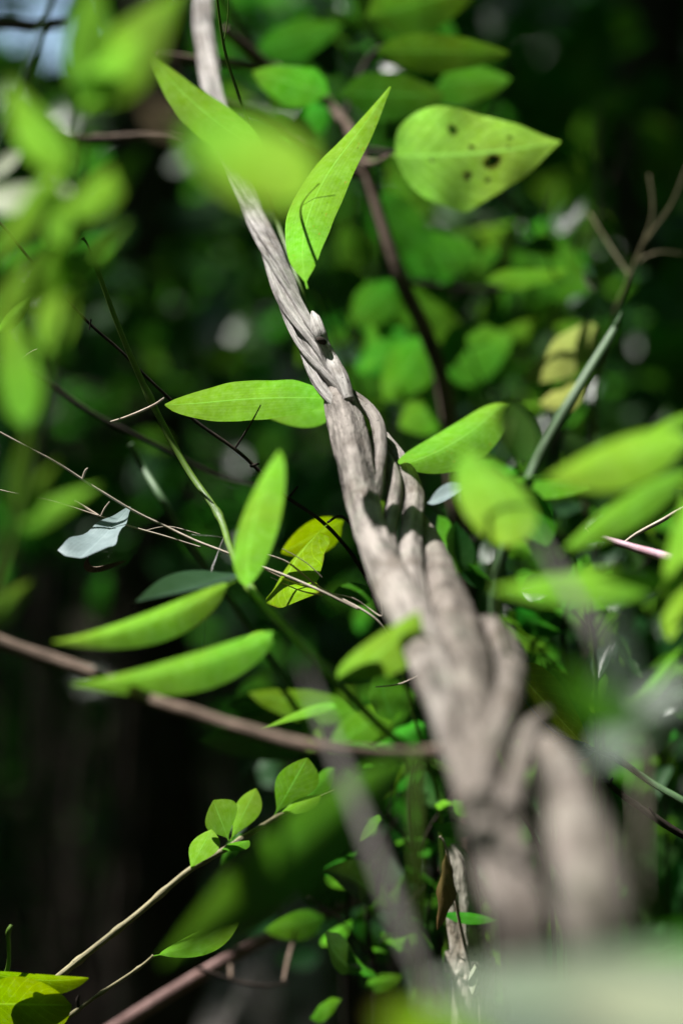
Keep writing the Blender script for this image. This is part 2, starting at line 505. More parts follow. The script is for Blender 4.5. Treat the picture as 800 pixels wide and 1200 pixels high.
# ------------------------------------------------------------------ the ground and the wooded slope behind
def terrain_z(x, y):
    z = 0.10 * noise.fractal(Vector((x * 0.5, y * 0.5, 0)), 1.0, 2.0, 4)
    if y < 3.0: z *= max(0.0, min(1.0, (y - 1.8) / 1.2)) if y > 0 else min(1.0, -y / 3)
    s = max(0.0, y - 9.0)
    a = x / max(y, 1.0)
    notch = 1.0 - 0.62 * math.exp(-((a + 0.135) / 0.055) ** 2)
    z += min(s * 0.75, (9 + 0.15 * s) * notch) * (0.9 + 0.1 * math.sin(x * 0.2))
    s = max(0.0, abs(x) - 7.0); z += s * 0.8  # unseen side banks, added to block low skylight
    s = max(0.0, -7.0 - y); z += s * 0.8  # unseen rear bank, also raised to block the horizon sky
    return z
mb = MB()
xs = [-60 + 120 * i / 110 for i in range(111)]
ys = [-40 + 110 * (i / 130) for i in range(131)]
verts = [(x, y, terrain_z(x, y)) for y in ys for x in xs]
faces = [(j * 111 + i, j * 111 + i + 1, (j + 1) * 111 + i + 1, (j + 1) * 111 + i) for j in range(130) for i in range(110)]
mb.add(verts, faces, [(x, y) for y in ys for x in xs])
g = mb.build('ground', M['soil']); g['kind'] = 'structure'

# unseen canopy added to shade the scene, opened to let sun on the liana
def rand_dir(rr, up=0.0):
    while True:
        d = Vector((rr.uniform(-1, 1), rr.uniform(-1, 1), rr.uniform(-1, 1) * (1 - 0.3 * up)))
        if 0.2 < d.length < 1: return d.normalized()

def scatter_leaf(mb, c, size, rr, flat=0.5, shape='ovate', n=3, m=2, aspect=0.5):
    d = rand_dir(rr); d.z = d.z * 0.6 - 0.15; d.normalize()
    nr = Vector((rr.uniform(-1, 1) * (1 - flat), rr.uniform(-1, 1) * (1 - flat) - 0.15, 0.4 + flat)).normalized()
    leaf(mb, c - d * size * 0.5, c + d * size * 0.5, size * aspect, nr, shape, n, m, fold=0.2, droop=-0.06)

def sun_gap(p):
    """How open the canopy is where it shades the place: 0 closed .. 1 open, from the spot at eye height that it shades."""
    k = (p.z - 1.25) / SUN.z
    x, y = p.x - SUN.x * k, p.y - SUN.y * k
    if -0.70 < x < 0.80 and 0.15 < y < 1.85: return 1.0
    if -0.45 < x < 1.0 and 1.85 <= y < 2.6: return 0.97
    if 0.15 < x < 1.0 and 2.6 <= y < 3.4: return 0.85 if noise.noise(Vector((x * 3.0, y * 2.0, 5))) > 0.0 else 0.0
    if -1.7 < x < 0.1 and 3.4 < y < 5.9:
        if 4.42 < y < 4.58: return 0.0
        return 0.985 if noise.noise(Vector((x * 1.5, y * 0.9, 3))) > -0.35 else 0.0
    if 3.2 < y < 6.0 and 0 < x < 1.6: return 0.95 if noise.noise(Vector((x * 1.4, y * 0.8, 9))) > 0.02 else 0.0
    if y > 8 and noise.noise(Vector((x * 0.5, y * 0.4, 9))) > 0.10: return 0.9
    if y < 0.25 and abs(x) < 1.5: return 0.6
    return 0.0
rr = random.Random(11)
mb = MB()
for i in range(52000):
    p = Vector((rr.uniform(-13, 11), rr.uniform(-10, 24), rr.uniform(5.0, 8.5)))
    p.z += max(0, p.y - 11) * 0.75
    if rr.random() < sun_gap(p): continue
    scatter_leaf(mb, p, rr.uniform(0.3, 0.5), rr, 0.6, 'ovate', 2, 2, 0.62)
can = mb.build('shade_canopy', M['dark'])
tag(can, 'unseen leaf canopy added overhead to shade the clearing', 'foliage', kind='stuff')

# distant wood on the slope, one mass
mb = MB()
for i in range(26000):
    y = rr.uniform(6.0, 16); x = rr.uniform(-0.26, 0.26) * y * 1.5
    z = rr.uniform(0.0, 1.0) * (1.8 + y * 0.30)
    p = Vector((x, y, z + 0.55 * terrain_z(x, y)))
    c = noise.noise(Vector((x * 0.8, z * 0.8, y * 0.4)))
    if c < -0.15: continue
    if x / y < -0.075 and (z + 0.55 * terrain_z(x, y) - 1.3) / y > 0.12 and rr.random() < 0.55: continue
    scatter_leaf(mb, p, rr.uniform(0.14, 0.30), rr, 0.3, 'ovate', 2, 2, 0.6)
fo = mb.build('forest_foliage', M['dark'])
tag(fo, 'blurred mass of green leaves in the shaded forest far behind', 'foliage', kind='stuff')

# ------------------------------------------------------------------ trees far back
def tree(px, d, r, h, label, lean=0.0, seed=1, group='forest trees'):
    b = P(px, 600, d); b.z = terrain_z(b.x, b.y) - 0.05
    root = thing('tree', label, 'tree', b, group)
    rr = random.Random(seed)
    t = MB()
    pts = [(b.x + lean * q + 0.06 * math.sin(q * 7 + seed), b.y, b.z + h * q, r * (1.25 - 0.7 * q) + (0.5 * r if q == 0 else 0)) for q in (0, .12, .3, .5, .75, 1)]
    tube(t, pts, 14, 40, rough=0.06, lobes=0.12, seed=seed)
    top = Vector(pts[-1][:3])
    for k in range(6):
        q = rr.uniform(0.5, 0.9)
        a = Vector((b.x + lean * q, b.y, b.z + h * q)); e = a + Vector((rr.uniform(-1.6, 1.6), rr.uniform(-1.6, 1.6), rr.uniform(0.6, 1.6)))
        tube(t, [(*a, r * 0.4), (*((a + e) / 2 + Vector((0, 0, -.1))), r * 0.25), (*e, r * 0.08)], 6, 8)
    t.build('trunk', M['trunk'], root)
    c = MB()
    for k in range(900):
        p = top + Vector((rr.gauss(0, 1.1), rr.gauss(0, 1.1), rr.gauss(0.0, 0.7)))
        if sun_gap(p) > 0.3 or sun_gap(p + Vector((0.25, 0, 0))) > 0.3 or sun_gap(p - Vector((0.25, 0, 0))) > 0.3 or sun_gap(p + Vector((0, 0.25, 0))) > 0.3 or sun_gap(p - Vector((0, 0.25, 0))) > 0.3: continue  # crown left open where it would shade the sunlit spots
        scatter_leaf(c, p, rr.uniform(0.2, 0.35), rr, 0.5, 'ovate', 2, 2, 0.6)
    c.build('crown', M['dark'], root)
    return root
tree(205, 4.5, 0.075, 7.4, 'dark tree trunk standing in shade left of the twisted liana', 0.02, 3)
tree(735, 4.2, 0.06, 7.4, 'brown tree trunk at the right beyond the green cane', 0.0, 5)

# ------------------------------------------------------------------ shrubs in the middle distance (stem + foliage)
def shrub(px, py, d, rx, ry, n, size, mat, label, seed, group, shape='ovate', flat=-0.1, aspect=0.55, cat='shrub', name='shrub', depth=0.6):
    rr = random.Random(seed)
    c = P(px, py, d)
    b = Vector((c.x + rr.uniform(-0.1, 0.1), c.y, terrain_z(c.x, c.y) - 0.02))
    root = thing(name, label, cat, b, group)
    f, st = MB(), MB()
    RX, RY = rx * K * d, ry * K * d
    ends = []
    for k in range(6):
        e = c + Vector((rr.uniform(-1, 1) * RX * 0.8, rr.uniform(-1, 1) * depth * 0.6, rr.uniform(-0.9, 0.9) * RY))
        ends.append(e)
        mid = (b + e) / 2 + Vector((rr.uniform(-.1, .1), rr.uniform(-.1, .1), 0.05))
        tube(st, [(*b, 0.0035), (*mid, 0.0026), (*e, 0.0012)], 6, 12, jitter=0.01, seed=k)
    for k in range(n):
        e = rr.choice(ends)
        p = e + Vector((rr.gauss(0, 0.48) * RX, rr.gauss(0, 0.5) * depth, rr.gauss(0, 0.42) * RY))
        scatter_leaf(f, p, size * rr.uniform(0.6, 1.25), rr, flat, shape, 5, 2, aspect)
    st.build('stem', M['dark_twig'], root)
    f.build('foliage', M[mat], root)
    return root

far = 'blurred shrubs of the forest understory'
LB = 'dim blurred shrub in the shaded forest understory'
for i, (px, py, d, rx, ry, n, s, mt) in enumerate([
        (60, 380, 4.0, 150, 160, 120, 0.09, 'dark'), (300, 400, 5.0, 110, 190, 170, 0.09, 'dark'), (330, 620, 5.3, 120, 120, 120, 0.09, 'dark'),
        (260, 260, 5.6, 110, 120, 120, 0.10, 'dark'), (110, 560, 4.0, 160, 120, 100, 0.09, 'dark'), (130, 300, 5.0, 110, 110, 160, 0.10, 'dark'),
        (440, 560, 3.6, 140, 140, 150, 0.08, 'dark'), (620, 480, 4.0, 150, 140, 160, 0.09, 'dark'), (760, 560, 3.4, 90, 160, 220, 0.08, 'dark'),
        (700, 250, 4.6, 150, 130, 200, 0.10, 'broad'), (560, 330, 3.4, 120, 110, 260, 0.07, 'broad'), (780, 380, 4.0, 90, 120, 180, 0.09, 'dark'),
        (720, 800, 3.0, 130, 140, 260, 0.08, 'dark'), (760, 1000, 2.8, 110, 130, 260, 0.08, 'dark'), (620, 1080, 2.7, 110, 110, 220, 0.07, 'dark'),
        (400, 60, 4.4, 160, 100, 220, 0.10, 'dark'), (520, 760, 2.9, 120, 140, 240, 0.07, 'dark'), (450, 980, 2.9, 120, 130, 200, 0.07, 'dark'),
        (620, 120, 4.8, 140, 90, 140, 0.10, 'dark'), (60, 160, 5.4, 110, 100, 60, 0.11, 'glossy')]):
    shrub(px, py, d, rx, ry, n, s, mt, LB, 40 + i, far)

# ------------------------------------------------------------------ the liana: twisted strands
L_axis = [(228, -130, 2.05, 12), (236, -20, 1.90, 12), (243, 70, 1.80, 12), (264, 160, 1.70, 12), (292, 235, 1.62, 12.5), (322, 305, 1.56, 14), (347, 370, 1.52, 16),
          (376, 430, 1.49, 17.5), (404, 485, 1.465, 18), (422, 545, 1.43, 19)]
root_p = P(690, 1090, 0.80)
liana = thing('liana', 'pale grey-brown liana twisted like rope from lower right to upper left', 'liana', Vector((root_p.x, root_p.y, 0)))
ax = spline(L_axis, 120)
def axis_at(t):
    k = min(max(t, 0), 1) * (len(ax) - 1); i = min(int(k), len(ax) - 2); f = k - i
    return [a + (b - a) * f for a, b in zip(ax[i], ax[i + 1])]
def helix(ph, turns, rad, r, t0=0.0, t1=1.0, n=46, wob=0.0, r0=1.0, r1=1.0):
    out = []
    for k in range(n):
        f = k / (n - 1); t = t0 + (t1 - t0) * f
        x, y, d, w = axis_at(t)
        a = ph + turns * 2 * math.pi * t
        nx, ny = 0.90, -0.42                       # across the axis in the picture
        rr_ = rad * w * (1 + wob * math.sin(t * 23 + ph * 2))
        ox = math.cos(a) * rr_; od = math.sin(a) * rr_
        s = r * w * (r0 + (r1 - r0) * f) * (1 + 0.18 * math.sin(t * 31 + ph * 5))
        out.append((x + nx * ox, y + ny * ox, d + od * K * d, s))
    return out
for i, (ph, turns, rad, r, t0, t1) in enumerate([
        (0.0, 1.9, 0.0, 0.40, 0.0, 1.0), (0.3, 1.9, 0.72, 0.33, 0.0, 0.96), (1.55, 1.9, 0.78, 0.25, 0.0, 0.97), (2.7, 1.9, 0.72, 0.34, 0.0, 1.0),
        (3.85, 1.9, 0.80, 0.22, 0.05, 1.0), (4.7, 1.9, 0.74, 0.28, 0.0, 0.98), (5.6, 1.9, 0.82, 0.16, 0.1, 0.9)]):
    m_ = MB()
    tube(m_, px_tube(helix(ph, turns, rad, r, t0, t1, wob=0.16)), 24, 330, rough=0.07, lobes=0.22, seed=i * 2.3 + 1, crease=0.14)
    m_.build('strand', M['liana'], liana)
strands = [
    # (px, py, d, r) runs; the first points tuck in behind the bundle
    [(392, 440, 1.49, 9), (396, 468, 1.475, 16), (407, 500, 1.455, 21), (416, 540, 1.43, 21), (426, 590, 1.40, 20), (441, 640, 1.35, 20), (462, 690, 1.29, 24), (490, 745, 1.22, 26), (512, 800, 1.15, 24), (527, 850, 1.11, 21), (543, 910, 1.08, 18), (560, 980, 1.08, 13)],
    [(400, 455, 1.50, 6), (424, 472, 1.485, 7), (441, 494, 1.468, 8), (446, 525, 1.445, 8), (441, 562, 1.42, 9), (433, 605, 1.385, 10), (437, 650, 1.34, 11), (455, 695, 1.285, 13), (480, 742, 1.225, 14), (500, 800, 1.15, 13), (530, 870, 1.11, 9)],
    [(436, 515, 1.475, 6), (454, 540, 1.45, 8), (463, 568, 1.43, 9), (459, 602, 1.40, 9), (455, 634, 1.36, 9), (464, 672, 1.315, 11), (478, 715, 1.26, 13), (497, 780, 1.17, 14), (528, 865, 1.11, 9)],
    [(450, 512, 1.49, 7), (473, 545, 1.455, 9), (484, 580, 1.43, 12), (482, 612, 1.40, 13), (481, 652, 1.35, 14), (487, 702, 1.28, 17), (503, 760, 1.20, 19), (520, 830, 1.12, 19), (548, 920, 1.08, 14)],
    [(478, 590, 1.44, 7), (502, 632, 1.40, 13), (516, 680, 1.33, 21), (528, 725, 1.26, 30), (540, 780, 1.19, 36), (550, 850, 1.11, 35), (562, 920, 1.04, 32), (577, 985, 0.985, 29), (592, 1045, 0.95, 27), (604, 1110, 0.93, 25)],
    [(560, 728, 1.27, 6), (580, 738, 1.235, 14), (598, 780, 1.17, 17), (593, 825, 1.10, 17), (573, 880, 1.03, 18), (562, 935, 0.98, 19), (570, 990, 0.94, 20), (584, 1045, 0.91, 20), (600, 1110, 0.89, 19)],
    [(640, 835, 1.13, 6), (620, 858, 1.08, 13), (606, 905, 1.03, 17), (597, 955, 0.975, 19), (604, 1010, 0.935, 20), (616, 1060, 0.905, 20), (630, 1120, 0.885, 19)],
    [(640, 872, 1.05, 14), (660, 908, 0.985, 25), (674, 960, 0.935, 36), (686, 1015, 0.885, 41), (694, 1070, 0.845, 42), (706, 1120, 0.82, 39)],
]
for i, sp_ in enumerate(strands):
    pts = px_tube(sp_)
    if i == 7:
        x, y, z, r = pts[-1]
        pts += [(x + 0.015, y - 0.0, z - 0.10, r * 0.95), (x + 0.01, y + 0.03, 0.5, r), (x, y + 0.05, -0.02, r * 1.2)]
    if i in (4, 5, 6):
        x, y, z, r = pts[-1]
        pts += [(x + 0.012, y + 0.01, z - 0.12, r), (x + 0.035, y + 0.02, 0.5, r * 1.1), (x + 0.04, y, -0.02, r * 1.4)]
    m_ = MB()
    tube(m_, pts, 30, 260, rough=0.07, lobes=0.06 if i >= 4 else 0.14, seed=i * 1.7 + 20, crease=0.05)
    m_.build('strand', M['liana_dimmed' if i >= 4 else 'liana_mid'], liana)
# the knot, and a dark blob painted as the shade inside its hole
kn = MB()
tube(kn, px_tube([(366, 366, 1.515, 2), (370, 376, 1.497, 6), (374, 390, 1.488, 8), (379, 404, 1.486, 7), (388, 424, 1.485, 9), (400, 446, 1.472, 9), (408, 470, 1.462, 7)]), 18, 90, rough=0.14, lobes=0.3, seed=55)
kn = kn.build('knot', M['liana'], liana)
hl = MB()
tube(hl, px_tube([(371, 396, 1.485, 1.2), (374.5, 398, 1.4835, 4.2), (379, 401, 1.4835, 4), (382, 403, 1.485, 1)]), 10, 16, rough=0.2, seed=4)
hl.build('hole_shade', M['dark_twig'], liana)

# ------------------------------------------------------------------ in-focus bamboo seedling behind the liana
plant('bamboo_seedling', 'slender bamboo seedling with bright sunlit leaves growing up behind the twisted liana', 'bamboo',
      [(250, -40, 1.50, 1.4), (262, 52, 1.51, 1.7), (279, 110, 1.54, 1.8), (302, 175, 1.60, 2), (322, 250, 1.65, 2.4), (352, 340, 1.60, 2.6), (392, 470, 1.55, 3), (432, 580, 1.50, 3.2), (490, 700, 1.46, 3.5), (555, 820, 1.40, 3.5), (600, 930, 1.35, 3.5), (680, 1050, 1.3, 3.5), (690, 1250, 1.3, 3.5)],
      [((314, 178), (172, 58), 46, 1.42, 1.37, 30, 'bamboo_spotted', dict(shape='bamboo', bend=-0.07, fold=0.22, n=26, m=8, wave=0.02)),
       ((360, 338), (462, 117), 50, 1.58, 1.44, -18, 'bamboo_spotted', dict(shape='lance', bend=-0.125, fold=0.25, n=26, m=8, curl=-0.06, wave=0.02)),
       ((402, 468), (196, 478), 46, 1.55, 1.49, 28, 'bamboo', dict(shape='oval', bend=0.03, fold=0.12, n=24, m=8, curl=-0.03, wave=0.02)),
       ((398, 482), (290, 478), 36, 1.62, 1.60, 20, 'bamboo', dict(shape='bamboo', n=16)),
       ((462, 548), (598, 457), 54, 1.455, 1.37, -30, 'bamboo_spotted', dict(shape='ovate', bend=0.08, fold=0.35, n=24, m=8, curl=0.08)),
       ((520, 530), (598, 485), 28, 1.56, 1.56, 55, 'grey', dict(shape='lance', bend=0.05, fold=0.25, n=16)),
       ((500, 590), (548, 570), 18, 1.60, 1.58, 55, 'grey', dict(shape='lance', fold=0.3, n=14)),
       ], 'greenstem', (0.05, 0.05), nodes=6, seg=8,
      extra=[('stem', [(262, 52, 1.51, 0.8), (267, 20, 1.51, 0.7), (268, -30, 1.51, 0.6)], 'greenstem', {})])

# stem with pointed tip and the four broad blurred leaves lower on it
plant('bamboo_shoot', 'thin arching bamboo shoot with a bent pale tip and leaves only low down', 'bamboo',
      [(97, 279, 1.50, 2.2), (103, 287, 1.50, 1.2), (113, 312, 1.50, 2.6), (140, 385, 1.50, 3.2), (175, 465, 1.50, 3.7), (218, 547, 1.49, 4.0), (256, 603, 1.46, 4.0), (271, 645, 1.42, 4.0),
       (292, 688, 1.36, 4.5), (332, 733, 1.31, 5), (385, 788, 1.27, 5.5), (455, 860, 1.25, 5.5), (530, 915, 1.23, 5.5), (590, 985, 1.2, 6), (660, 1080, 1.2, 6), (670, 1250, 1.2, 6)],
      [((276, 680), (62, 752), 42, 1.35, 1.22, 36, 'bamboo', dict(shape='bamboo', bend=-0.05, fold=0.5, n=22, m=8)),
       ((336, 738), (84, 802), 50, 1.31, 1.20, 24, 'bamboo_spotted', dict(shape='bamboo', bend=-0.05, fold=0.45, n=22, m=8)),
       ((290, 692), (327, 528), 44, 1.36, 1.24, -34, 'bamboo', dict(shape='oval', bend=-0.04, fold=0.45, n=22, m=8)),
       ((392, 800), (490, 716), 58, 1.26, 1.18, 18, 'bamboo', dict(shape='lance', bend=0.05, fold=0.25, n=20, m=8)),
       ((322, 742), (262, 768), 26, 1.36, 1.36, 30, 'bamboo', dict(shape='bamboo')),
       ((275, 672), (160, 705), 34, 1.40, 1.33, 70, 'glossy', dict(shape='bamboo')),
       ], 'greenstem', (0.1, 0.1), nodes=9, node_r=1.5, seg=10)

# ------------------------------------------------------------------ blurred bamboo in front, at the left
bl = dict(shape='bamboo', n=18, m=6, fold=0.2)
plant('bamboo_sapling', 'strongly blurred leafy bamboo sapling near the lens along the left edge', 'bamboo',
      [(92, 20, 0.96, 2), (98, 110, 0.97, 3), (92, 210, 0.98, 4), (80, 320, 0.99, 4.5), (62, 420, 1.0, 5), (42, 520, 1.0, 5.5), (14, 640, 1.0, 6), (-30, 800, 1.0, 7)],
      [((95, 125), (112, -40), 46, 0.96, 0.96, 10, 'bamboo', bl), ((100, 122), (215, -12), 66, 0.98, 0.99, 18, 'bamboo', bl),
       ((95, 130), (175, 30), 42, 0.97, 0.93, -20, 'bamboo', bl),
       ((78, 205), (8, 92), 52, 0.97, 0.94, 12, 'bamboo', bl), ((82, 262), (172, 172), 34, 0.98, 0.95, 26, 'bamboo', bl),
       ((70, 345), (150, 258), 32, 0.99, 0.97, 20, 'bamboo', bl), ((84, 290), (-14, 375), 50, 0.99, 0.95, -18, 'bamboo', bl),
       ((76, 300), (55, 190), 34, 0.99, 0.97, 14, 'bamboo', bl), ((60, 420), (70, 285), 40, 1.0, 0.98, 28, 'bamboo', bl),
       ((32, 505), (2, 350), 44, 1.0, 0.98, -12, 'bamboo', bl), ((20, 610), (34, 495), 30, 1.0, 1.02, 8, 'bamboo', bl),
       ((22, 612), (70, 538), 24, 1.0, 1.03, 22, 'bamboo', bl), ((16, 620), (118, 568), 24, 1.0, 1.06, 36, 'bamboo', bl),
       ((-14, 735), (38, 680), 26, 1.06, 1.12, 10, 'bamboo', bl), ((70, 200), (-10, 310), 30, 0.98, 0.97, 40, 'bamboo', bl)],
      'greenstem', (-0.06, 0.0), nodes=8, seg=8)
# the big soft leaf across the liana's top, and the grey twig behind it
plant('leafy_twig', 'thin twig near the lens with one big blurred leaf before the liana top', 'twig',
      [(205, 132, 0.75, 1.6), (192, 100, 0.75, 1.8), (172, 20, 0.76, 2), (120, -80, 0.78, 2.2), (-20, -60, 0.80, 2.6), (-120, 300, 0.82, 3)],
      [((212, 144), (362, 234), 84, 0.75, 0.82, 24, 'bamboo', dict(shape='oval', n=20, m=8, fold=0.18, bend=-0.04)),
       ((208, 150), (172, 122), 22, 0.80, 0.82, 10, 'brown', dict(shape='oval'))], 'twig', (-0.05, 0.05), seg=8)
plant('woody_twig', 'grey twig crossing level behind the blurred leaves at the upper left', 'twig',
      [(214, 164, 1.85, 3), (190, 160, 1.85, 5), (150, 161, 1.85, 5.5), (90, 163, 1.86, 6), (0, 152, 1.86, 6.5), (-80, 160, 1.87, 7)], [], 'twig', (-0.1, 0.1), seg=10, lobes=0.2, seed=3, nodes=3, rough=0.06)
plant('pale_plant', 'plant with cream coloured leaves blurred at the upper left edge', 'plant',
      [(-6, 214, 1.12, 4), (-30, 260, 1.13, 5), (-50, 340, 1.14, 6)],
      [((-16, 222), (86, 224), 42, 1.12, 1.08, 30, 'pale', dict(shape='oval', bend=0.12)), ((-14, 210), (24, 178), 22, 1.14, 1.14, 20, 'pale', dict(shape='oval'))],
      'greenstem', (0, 0.1))
plant('grass_stalk', 'dark green grass stalk slanting across the blue gap in the top left corner', 'grass',
      [(68, -20, 1.18, 4), (38, 70, 1.19, 5), (8, 150, 1.2, 6), (-40, 260, 1.2, 6)], [], 'cane', (-0.1, 0.05))
plant('woody_twig', 'grey brown twig crossing the top left corner', 'twig',
      [(82, 26, 1.95, 6), (40, 30, 1.95, 7), (-10, 30, 1.95, 8), (-80, 60, 1.95, 9)], [], 'twig', (-0.1, 0.1), lobes=0.2)
plant('wild_grass', 'small sharp pointed grass blade at the left edge with a dark folded tip', 'grass',
      [(-4, 396, 1.49, 2), (-20, 440, 1.49, 2.5)],
      [((-6, 394), (37, 347), 16, 1.49, 1.50, 30, 'bamboo_spotted', dict(shape='lance', fold=0.5))], 'greenstem', (-0.02, 0))

# ------------------------------------------------------------------ fine twigs, straws and silk near the focus
def loose(name, label, cat, runs, mat, seg=6, group=None, **kw):
    root = None
    for i, pts in enumerate(runs):
        q = px_tube(pts)
        if root is None:
            root = thing(name, label, cat, Vector(q[-1][:3]), group)
        m_ = MB(); tube(m_, q, seg, len(q) * 14, **kw)
        m_.build('stem' if i == 0 else 'side_shoot', M[mat], root)
    return root
loose('dark_twig', 'thin dark thorny twig running diagonally behind the pale liana', 'twig',
      [[(-20, 240, 1.49, 1.8), (40, 308, 1.49, 1.8), (76, 350, 1.5, 1.8), (150, 422, 1.51, 2.0), (222, 487, 1.52, 2.2), (276, 528, 1.52, 2.3), (330, 576, 1.52, 2.4), (380, 616, 1.52, 2.5), (430, 680, 1.53, 2.6), (500, 790, 1.55, 3), (560, 900, 1.6, 3), (600, 1300, 1.65, 4), (610, 2600, 1.7, 4)],
       [(306, 474, 1.52, 0.8), (292, 500, 1.52, 1.1), (273, 527, 1.52, 1.5)],
       [(340, 580, 1.52, 1.6), (349, 570, 1.515, 1.0)], [(106, 372, 1.5, 1.4), (103, 385, 1.5, .9)], [(292, 545, 1.52, 2.4), (302, 543, 1.515, 1.2)]], 'dark_twig', jitter=0.002, rough=0.2)
loose('dry_tendril', 'long pale straw tendril slanting down from the left edge over the fallen leaf', 'tendril',
      [[(-20, 495, 1.48, 1.3), (30, 523, 1.48, 1.4), (75, 548, 1.48, 1.5), (140, 588, 1.48, 1.5), (210, 625, 1.48, 1.6), (270, 650, 1.47, 1.6), (330, 672, 1.46, 1.7), (372, 690, 1.45, 1.7), (420, 715, 1.44, 1.3)],
       [(97, 563, 1.48, 1.2), (101, 553, 1.48, 1.5), (104, 549, 1.478, 0.8)]], 'straw', jitter=0.0015)
loose('dry_tendril', 'lower pale straw tendril behind the folded grey leaf', 'tendril',
      [[(-20, 568, 1.5, 0.9), (60, 588, 1.5, 1.0), (115, 604, 1.5, 1.1), (170, 622, 1.5, 1.2), (236, 642, 1.5, 1.1)],
       [(118, 606, 1.5, 1.0), (122, 596, 1.5, 1.1), (128, 587, 1.5, 0.8)], [(116, 604, 1.5, 1.3), (100, 594, 1.505, 1.4), (88, 587, 1.505, 1.2)], [(170, 622, 1.5, .5), (200, 618, 1.5, .6), (235, 626, 1.49, .5)]], 'straw', jitter=0.0012)
loose('dry_tendril', 'tangle of pale dry fibres reaching the yellowing leaf beside the liana', 'tendril',
      [[(310, 648, 1.47, 0.9), (340, 660, 1.47, 1.2), (375, 688, 1.47, 1.5), (400, 702, 1.46, 1.4), (440, 726, 1.45, 1.2), (470, 770, 1.45, 1)],
       [(300, 662, 1.48, 0.8), (345, 682, 1.48, 1.0), (385, 692, 1.47, 1.0)], [(318, 676, 1.49, 0.8), (350, 690, 1.485, 0.9), (378, 697, 1.48, 1.2)],
       [(378, 694, 1.47, 1.2), (410, 700, 1.46, 0.9), (432, 712, 1.46, 0.8), (447, 722, 1.45, .7), (446, 706, 1.45, 0.5)], [(330, 643, 1.46, 0.5), (360, 660, 1.46, 0.6), (378, 676, 1.46, 0.6)],
       [(440, 805, 1.46, .7), (470, 799, 1.46, .9), (495, 788, 1.46, .6)]], 'straw', jitter=0.0015)
loose('dry_straw', 'short pale straw crossing the thin green bamboo shoot', 'straw', [[(192, 467, 1.47, 1.3), (178, 476, 1.485, 1.6), (150, 488, 1.49, 1.4), (130, 494, 1.5, 0.8)]], 'straw')
loose('spider_silk', 'fine broken spider silk hanging between the green shoot and the long leaves', 'silk',
      [[(262, 630, 1.46, 0.3), (252, 655, 1.44, 0.45), (248, 668, 1.42, 0.5), (246, 690, 1.40, 0.4), (242, 725, 1.36, 0.4), (237, 790, 1.33, 0.3)], [(262, 630, 1.46, .3), (245, 627, 1.45, .35), (225, 626, 1.45, 0.3)]], 'silk', seg=4, jitter=0.001)
loose('dry_straw', 'tiny curved straw hair before the blurred leaves at the left edge', 'straw', [[(44, 409, 1.5, 0.6), (36, 413, 1.5, 0.8), (20, 424, 1.5, 0.5)]], 'straw', seg=5)

# the folded pale leaf caught on the tendril
fl = thing('folded_leaf', 'small folded leaf tinted with sky sheen caught on the straw tendril at left', 'leaf', P(110, 630, 1.49))
px_leaf((94, 654), (152, 594), 52, 1.44, 1.51, 40, shape='wedge', n=18, m=8, fold=0.25, bend=0.02, wave=0.06, top=1).build('blade', M['grey'], fl)
px_leaf((104, 652), (148, 657), 9, 1.48, 1.53, 50, shape='lance', fold=0.5, bend=0.2, n=12, twist=2.0).build('dry_tip', M['twig'], fl)

# yellowing leaf by the liana and its sapling
plant('seedling', 'seedling with one yellowing brown-edged leaf beside the middle of the liana', 'plant',
      [(384, 612, 1.50, 1.4), (402, 606, 1.52, 1.8), (425, 640, 1.55, 2), (445, 720, 1.58, 2.2), (500, 800, 1.6, 3), (570, 900, 1.6, 3), (640, 1020, 1.6, 3), (650, 1250, 1.6, 3)],
      [((382, 615), (378, 692), 60, 1.46, 1.54, -26, 'yellowing', dict(shape='ovate', bend=0.30, fold=0.35, n=20, m=8, wave=0.04)),
       ((402, 610), (330, 648), 40, 1.62, 1.62, 20, 'broad_spotted', dict(shape='ovate', n=16)),
       ((425, 640), (452, 590), 44, 1.60, 1.64, -20, 'broad', dict(shape='ovate', n=16)),
       ((436, 690), (390, 700), 30, 1.6, 1.62, 20, 'dark', dict(shape='ovate', n=16))], 'dark_twig', (0.05, 0.1))

# ------------------------------------------------------------------ brown woody branch low across the picture
plant('branch', 'smooth brown woody branch sagging across the lower left into the liana', 'branch',
      [(570, 880, 1.17, 6), (530, 884, 1.16, 8), (480, 888, 1.16, 7.5), (420, 886, 1.17, 7.5), (350, 873, 1.19, 7.5), (260, 847, 1.21, 7.5), (170, 816, 1.23, 7.5), (80, 780, 1.25, 7.5), (0, 752, 1.26, 8), (-120, 720, 1.27, 8)],
      [], 'twig', (-0.25, 0.1), seg=14, lobes=0.15, rough=0.04, seed=8, jitter=0.003)

# ------------------------------------------------------------------ blurred bamboo in front, at the right
br = dict(shape='lance', n=18, m=6, fold=0.25)
plant('bamboo_sapling', 'blurred bamboo sapling leaning in from the right edge with long level leaves', 'bamboo',
      [(812, 470, 1.13, 3), (815, 540, 1.13, 4), (815, 640, 1.13, 5), (812, 700, 1.13, 5), (815, 800, 1.14, 6)],
      [((815, 515), (640, 560), 62, 1.12, 1.08, 30, 'bamboo', br), ((815, 545), (655, 648), 40, 1.16, 1.16, 34, 'bamboo', br),
       ((800, 680), (576, 690), 44, 1.10, 1.06, 30, 'bamboo', br), ((802, 575), (785, 750), 48, 1.12, 1.18, -10, 'bamboo', dict(shape='oval', fold=0.2)),
       ((814, 480), (700, 560), 30, 1.18, 1.18, 40, 'bamboo', br), ((798, 756), (712, 836), 24, 1.28, 1.22, 30, 'bamboo', dict(shape='bamboo', fold=0.3, bend=-0.08)),
       ((816, 565), (778, 568), 14, 1.45, 1.46, 30, 'broad', dict(shape='lance'))], 'greenstem', (0.05, 0.0), nodes=5)
